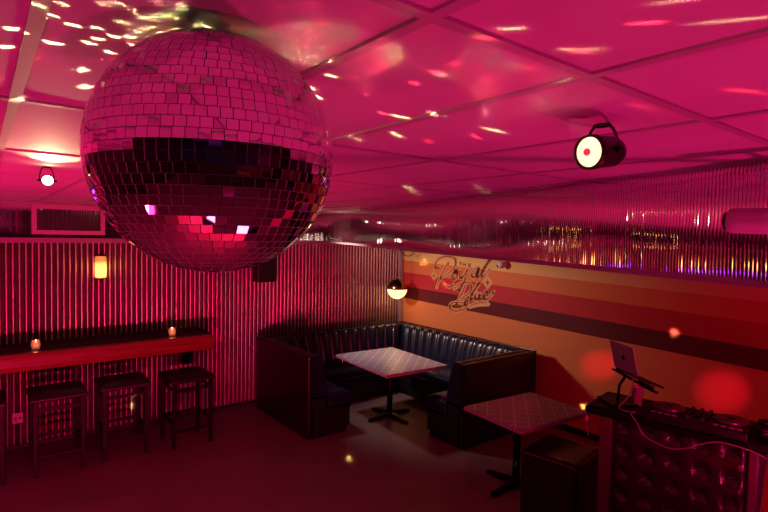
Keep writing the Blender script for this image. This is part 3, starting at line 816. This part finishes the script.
# pale cables on the stand
def smooth_path(pts, n=8):
    pts = [Vector(p) for p in pts]; out = []
    for i in range(len(pts)-1):
        p0, p1, p2, p3 = pts[max(i-1, 0)], pts[i], pts[i+1], pts[min(i+2, len(pts)-1)]
        for k in range(n):
            s = k/n
            out.append(.5*((2*p1)+(p2-p0)*s+(2*p0-5*p1+4*p2-p3)*s*s+(3*p1-p0-3*p2+p3)*s**3))
    out.append(pts[-1]); return out
M_cable = mat('pale_cable', '#85747a', .45)
b = MB(); b.tube(smooth_path([djw(.285, .0, zt+.006), djw(.33, -.022, 1.06), djw(.38, -.026, .985), djw(.46, -.022, .955), djw(.545, -.022, .945), djw(.63, -.022, .975), djw(.70, -.025, 1.02), djw(.78, -.024, 1.055), djw(.86, -.03, 1.06), djw(.95, -.024, 1.05), djw(1.02, -.02, 1.025)]), .0045, 8)
tag(b.build('white_cable', M_cable), 'long pale cable sagging across the front of the tufted DJ stand', 'cable')
b = MB(); q = top - hd*.10
b.tube(smooth_path([q+Vector((0, 0, -.01)), q-hd*.04+fx*.03+Vector((0, 0, .0)), q-hd*.06+fx*.05+Vector((0, 0, -.06)), djw(.24, .12, zt+.09), djw(.20, .08, zt+.03), djw(.20, .05, zt+.006), djw(.27, .03, zt+.006), djw(.30, .045, zt+.006), djw(.285, .07, zt+.006)]), .0045, 8)
tag(b.build('charging_cable', M_cable), 'pale charging cable curling down from the laptop past the cup', 'cable')
b = MB(); p = djw(.005, -.016, 0)
t = thing('hanging_plug', 'small pink plug on a short lead hanging under the left end of the DJ slab', 'cable', (p.x, p.y, 1.03))
b.box((p.x, p.y, 1.005), (.02, .016, .036)); local(t, b.build('plug', mat('pink_plastic', '#e0707f', .4), bevel=.003))
b = MB(); b.tube(smooth_path([(p.x, p.y, .99), (p.x+.004, p.y, .95), (p.x-.002, p.y-.01, .91), (p.x, p.y-.014, .885)]), .004, 8); local(t, b.build('lead', M_cable))
b = MB(); b.tube([(p.x, p.y, 1.02), (p.x, p.y, 1.04)], .004, 8); local(t, b.build('tie', M_cable))

# red post at the right edge
t = thing('red_post', 'bright red painted board standing at the right edge of the picture', 'board', (-3.86, -6.02, 0))
v0 = CAM + (FW + RT*(759-384)/518 + DN*(512-256)/518)*1.55; v1 = CAM + (FW + RT*(768-384)/518 + DN*(446-256)/518)*1.6
dv = (v1-v0).normalized(); bot = v0 - dv*(v0.z/dv.z); tp = v0 + dv*((1.9-v0.z)/dv.z)
rr = Vector((RT.x, RT.y, 0)).normalized(); ff = Vector((FW.x, FW.y, 0)).normalized()
b = MB(); vs = []
for p in (bot, tp):
    vs += [p-ff*.04, p-ff*.04+rr*.28, p+rr*.28, p]
b.add(vs, [(0,3,2,1),(4,5,6,7),(0,1,5,4),(1,2,6,5),(2,3,7,6),(3,0,4,7)])
local(t, b.build('panel', M_redpaint, bevel=.004))
b = MB(); b.box(((bot+rr*.14+ff*.02).x, (bot+rr*.14+ff*.02).y, .0135), (.36, .22, .025), math.atan2(rr.y, rr.x)); local(t, b.build('foot', M_black_metal))

# ------------------------------------------------------------------ globe lamp in the corner
GX, GY, GZ, GR = -.36, -.32, 1.44, .155
t = thing('globe_pendant', 'half brass half glowing white globe lamp hanging in the corner above the booth', 'pendant lamp', (GX, GY, 2.55))
def hemi(a0, a1, r): return [(max(r*math.cos(a), .0005), r*math.sin(a)) for a in [a0+(a1-a0)*k/12 for k in range(13)]]
b = MB(); b.lathe(hemi(.0, PI/2, GR), (GX, GY, GZ), n=36); local(t, b.build('brass_cap', M_brass))
b = MB(); b.lathe(hemi(-PI/2, -.0, GR*.985), (GX, GY, GZ), n=36); local(t, b.build('glass_bowl', mat('opal_glass', (.9, .8, .6, 1), .3, emit=(1, .62, .26), estr=1.5)))
b = MB(); b.lathe([(.022, GR-.006), (.02, GR+.03), (.006, GR+.04)], (GX, GY, GZ), n=16); local(t, b.build('socket', M_brass))
b = MB(); b.tube([(GX, GY, GZ+GR+.03), (GX, GY, 2.159)], .005, 8); local(t, b.build('cord', M_black_plastic))
b = MB(); b.tube(smooth_path([(GX, GY, 2.158), (GX+.06, GY-.03, 2.0), (GX+.14, GY-.08, 1.95), (GX+.2, GY-.14, 2.0), (GX+.22, GY-.2, 2.158)]), .006, 8); local(t, b.build('swag_loop', M_black_plastic))
point('globe_bulb', (GX, GY, GZ-GR-.06), 1.6, (1.0, .52, .20), .12)

# security camera under the soffit
t = thing('security_camera', 'small white security camera at the top of the striped wall beside the lettering', 'camera', (-.03, -1.93, 1.93))
b = MB(); b.lathe([(.04, 0), (.04, .02), (.02, .03)], (-.0, -2.10, 1.915), (-1, 0, 0), 18); local(t, b.build('mount', M_white_plastic))
b = MB(); b.lathe([(.001, -.055), (.03, -.045), (.045, -.02), (.048, 0), (.045, .02), (.03, .045), (.001, .055)], (-.085, -2.10, 1.905), (-.75, .55, -.35), 22); local(t, b.build('body', M_white_plastic))
b = MB(); b.lathe([(.026, .046), (.024, .054), (.001, .058)], (-.085, -2.10, 1.905), (-.75, .55, -.35), 16); local(t, b.build('lens', mat('black_lens', '#050506', .08)))

# ------------------------------------------------------------------ painted lettering on the striped wall
def wallpt(px, py, x=0.0):
    d = FW + RT*((px-384)/518) + DN*((py-256)/518)
    k = (x-CAM.x)/d.x; p = CAM + d*k
    return (p.y, p.z)
def tr(pts, ox, oy, sc=12.8): return [wallpt(ox+a/sc, oy+c/sc) for a, c in pts]
A_, B_, C_ = (430, 250), (460, 250), (445, 275)
STROKES = [
 ('letter_r', tr([(120,225),(88,238),(64,215),(75,165),(115,115),(185,85),(255,84),(315,105),(335,150),(325,200),(290,255),(235,300),(185,330),(138,345)], *A_), 1.0),
 ('letter_r', tr([(240,165),(205,215),(165,285),(135,345),(110,410),(88,482)], *A_), 1.25),
 ('letter_r', tr([(140,345),(150,385),(180,430),(225,468),(270,470),(302,440)], *A_), 1.1),
 ('letter_o', tr([(325,268),(292,300),(284,350),(305,382),(335,360),(356,310),(350,268),(328,255),(318,285),(345,300),(392,262)], *A_), 1.0),
 ('letter_y', tr([(392,262),(382,310),(388,355),(412,360),(440,320),(465,272),(492,232)], *A_), 1.0),
 ('letter_y', tr([(490,240),(470,300),(450,360),(428,430),(400,500),(372,525),(360,510),(400,450),(455,400)], *A_), 1.0),
 ('letter_a', tr([(240,235),(195,238),(157,290),(150,340),(180,350),(215,310),(240,245),(216,310),(216,345),(245,342),(272,300)], *B_), 1.0),
 ('letter_l', tr([(272,300),(320,225),(368,150),(386,122),(366,138),(320,215),(282,290),(276,335),(300,340),(340,300),(380,240)], *B_), 1.0),
 ('letter_b', tr([(120,182),(165,130),(215,108),(280,95),(325,110),(346,150),(335,195),(300,238),(250,272),(212,300)], *C_), 1.0),
 ('letter_b', tr([(262,120),(235,205),(200,268),(168,335)], *C_), 1.3),
 ('letter_b', tr([(215,303),(262,305),(292,330),(290,380),(255,430),(190,456),(130,460),(82,440),(60,410),(72,375),(115,353),(180,350),(240,358),(262,372)], *C_), 1.05),
 ('letter_b', tr([(92,408),(118,398),(135,404)], *C_), .9),
 ('letter_b', tr([(150,362),(152,390),(156,412)], *C_), .7),
 ('letter_b', tr([(168,408),(192,400),(222,400)], *C_), .9),
 ('letter_l', tr([(345,250),(400,175),(442,112),(424,106),(388,165),(345,245),(325,298),(336,320),(362,300),(388,255)], *C_), 1.0),
 ('letter_u', tr([(412,225),(386,290),(392,315),(420,300),(452,238),(436,300),(455,315),(488,288)], *C_), 1.1),
 ('letter_e', tr([(488,288),(532,262),(550,225),(530,206),(500,240),(495,290),(516,315),(560,300),(602,250),(628,215)], *C_), 1.0),
 ('underline', tr([(318,362),(350,352),(385,340)], *C_), .8),
 ('underline', tr([(322,392),(390,366),(460,353),(545,356)], *C_), .8),
]
CREAM_ONLY = [tr([(320,408),(390,388),(460,376),(560,374)], *C_)]
def cr2(pts, n=6):
    v = smooth_path([(a, c, 0) for a, c in pts], n)
    return [(p.x, p.y) for p in v]
def ribbon(b, pts, hw, x0, x1, taper=True):
    n = len(pts)
    Ls, Rs = [], []
    for i, (y, z) in enumerate(pts):
        a = pts[max(i-1, 0)]; c = pts[min(i+1, n-1)]
        d = Vector((c[0]-a[0], c[1]-a[1])); d = d.normalized() if d.length > 1e-9 else Vector((1, 0))
        k = hw*(.55+.45*min(1, 4*min(i, n-1-i)/n)) if taper else hw
        Ls.append((y-d.y*k, z+d.x*k)); Rs.append((y+d.y*k, z-d.x*k))
    for i in range(n-1):
        q = [Ls[i], Rs[i], Rs[i+1], Ls[i+1]]
        b.add([(x1, y, z) for y, z in q], [(0, 1, 2, 3)])
    for (y, z) in (pts[0], pts[-1]):
        kk = hw*.55 if taper else hw
        b.add([(x1, y+kk*math.cos(2*PI*j/10), z+kk*math.sin(2*PI*j/10)) for j in range(10)], [tuple(range(10))])
    if not taper:
        for (y, z) in pts[::3]:
            b.add([(x1-.00002, y+hw*math.cos(2*PI*j/10), z+hw*math.sin(2*PI*j/10)) for j in range(10)], [tuple(range(10))])
t = thing('wall_lettering', 'dark red script lettering with pale outline painted on the striped wall', 'lettering', (-.004, -1.2, 1.2))
M_letter = mat('maroon_letter_paint', '#8e1226', .5); M_outline = mat('cream_letter_paint', '#d09a68', .45); M_small = mat('brown_letter_paint', '#6b3a2c', .45)
HW = .0072
b = MB()
for i, (nm, pts, k) in enumerate(STROKES): ribbon(b, cr2(pts), HW*k+.019, 0, -.0030-.00006*i, False)
for pts in CREAM_ONLY: ribbon(b, cr2(pts), .030, 0, -.0045, False)
def star(b, px, py, r, x, s=4):
    cy, cz = wallpt(px, py)
    pts = []
    for k in range(16):
        a = 2*PI*k/16; q = r if k % 4 == 0 else (r*.5 if k % 2 == 0 else r*.16)
        pts.append((x, cy+q*math.cos(a), cz+q*math.sin(a)))
    pts.append((x, cy, cz)); b.add(pts, [(k, (k+1) % 16, 16) for k in range(16)])
def blob(b, px, py, r, x):
    cy, cz = wallpt(px, py); n = 16
    b.add([(x, cy+r*(1 if k % 4 == 0 else .72)*math.cos(2*PI*k/n), cz+r*(1 if k % 4 == 0 else .72)*math.sin(2*PI*k/n)) for k in range(n)], [tuple(range(n))])
blob(b, 430+55/12.8, 250+328/12.8, .085, -.003); blob(b, 460+355/12.8, 250+415/12.8, .10, -.003)
local(t, b.build('outline', M_outline))
for nm in dict.fromkeys(s[0] for s in STROKES):
    b = MB()
    for n2, pts, k in STROKES:
        if n2 == nm: ribbon(b, cr2(pts), HW*k, 0, -.0062)
    local(t, b.build(nm, M_letter))
b = MB(); star(b, 430+55/12.8, 250+328/12.8, .062, -.006); star(b, 460+355/12.8, 250+415/12.8, .075, -.006); local(t, b.build('star', M_small))
for nm, segs in (('letter_t', [[(378,158),(408,162)], [(396,160),(392,196)]]), ('letter_h', [[(434,166),(428,200)], [(462,172),(456,206)], [(431,184),(459,190)]]), ('letter_e', [[(500,176),(494,212)], [(500,176),(524,181)], [(498,194),(518,198)], [(494,212),(520,216)]])):
    b = MB()
    for sg in segs: ribbon(b, tr(sg, *A_), .0065, 0, -.006, False)
    local(t, b.build(nm, M_small))

# ------------------------------------------------------------------ behind the camera: seen only in the mirrors
for i, (p, q, e, a) in enumerate(UPLIGHTS):
    lab = ['pink floor uplight standing at the far left of the room', 'pink floor uplight standing in front of the metal wall, left of the picture', 'pink floor uplight standing behind the camera', 'pink floor uplight standing right of the camera', 'added unseen pink uplight tinting the back wall beyond the bar'][i]
    t = thing('floor_uplight', lab, 'uplight', (p[0], p[1], 0), 0, 'pink floor uplights')
    d = (Vector(q)-Vector(p)).normalized(); P = Vector(p)-d*.012
    b = MB(); b.lathe([(.001, -.16), (.07, -.155), (.085, -.1), (.09, 0), (.08, 0), (.08, -.01), (.001, -.011)], P, d, 24); local(t, b.build('body', M_black_metal))
    b = MB(); b.lathe([(.078, -.009), (.078, -.006), (.001, -.006)], P, d, 20); local(t, b.build('lens', mat('pink_lens', (1, .1, .4, 1), .3, emit=(1, .05, .30), estr=3)))
    b = MB(); b.box((p[0], p[1], .008), (.26, .22, .016)); b.tube([(p[0]+.105, p[1], .01), (p[0]+.105, p[1], p[2]-.06)], .008); b.tube([(p[0]-.105, p[1], .01), (p[0]-.105, p[1], p[2]-.06)], .008); local(t, b.build('stand', M_black_metal))
t = thing('led_wash_bar', 'long pink LED wash bar lying on the floor below the camera', 'light bar', WB, WBA)
b = MB(); b.bb((-1.2, -.05, 0), (1.2, .05, .055)); b.build('housing', M_black_metal, t, bevel=.006)
M_led = mat('pink_led', (1, .3, .6, 1), .3, emit=(1, .12, .42), estr=7)
for k in range(8):
    b = MB(); b.bb((-1.17+k*.295, -.042, .053), (-.91+k*.295, .042, .060)); b.build('lit_segment', M_led, t)
t = thing('bar_counter', 'dark bar with violet lit strip along the back of the room', 'bar', (-6.0, -10.3, 0))
b = MB(); b.bb((-8.8, -10.0, 0), (-3.0, -9.6, 1.06)); local(t, b.build('front', M_dark_wall)); b = MB(); b.bb((-8.85, -10.05, 1.06), (-2.95, -9.5, 1.10)); local(t, b.build('counter_top', M_redwood, bevel=.01))
b = MB(); b.bb((-8.8, -10.96, .95), (-3.0, -10.90, 1.0)); local(t, b.build('light_strip', mat('violet_led', (.4, .2, 1, 1), .3, emit=(.22, .03, 1), estr=4)))
t = thing('light_strip', 'violet LED strip along the metal wall left of the picture', 'light strip', (-6.5, -.03, 1.68))
b = MB(); b.bb((-7.6, -.06, 1.68), (-5.6, -.022, 1.71)); local(t, b.build('diffuser', bpy.data.materials['violet_led']))
t = thing('marquee_mirror', 'wall mirror ringed with warm bulbs on the metal wall left of the picture', 'mirror', (-7.85, -.03, 2.0))
b = MB(); b.bb((-8.15, -.05, 2.0), (-7.55, -.02, 2.33)); local(t, b.build('board', M_black_plastic))
for k in range(26):
    u = k/26*2*(.56+.29)
    if u < .56: x, z = -8.13+u, 2.02
    elif u < .85: x, z = -7.57, 2.02+u-.56
    elif u < 1.41: x, z = -7.57-(u-.85), 2.31
    else: x, z = -8.13, 2.31-(u-1.41)
    b = MB(); b.lathe([(.001, -.013), (.012, -.005), (.013, .003), (.001, .013)], (x, -.06, z), n=8); local(t, b.build('bulb', mat('warm_bulb', (1, .7, .3, 1), .3, emit=(1, .45, .12), estr=5) if k == 0 else bpy.data.materials['warm_bulb']))
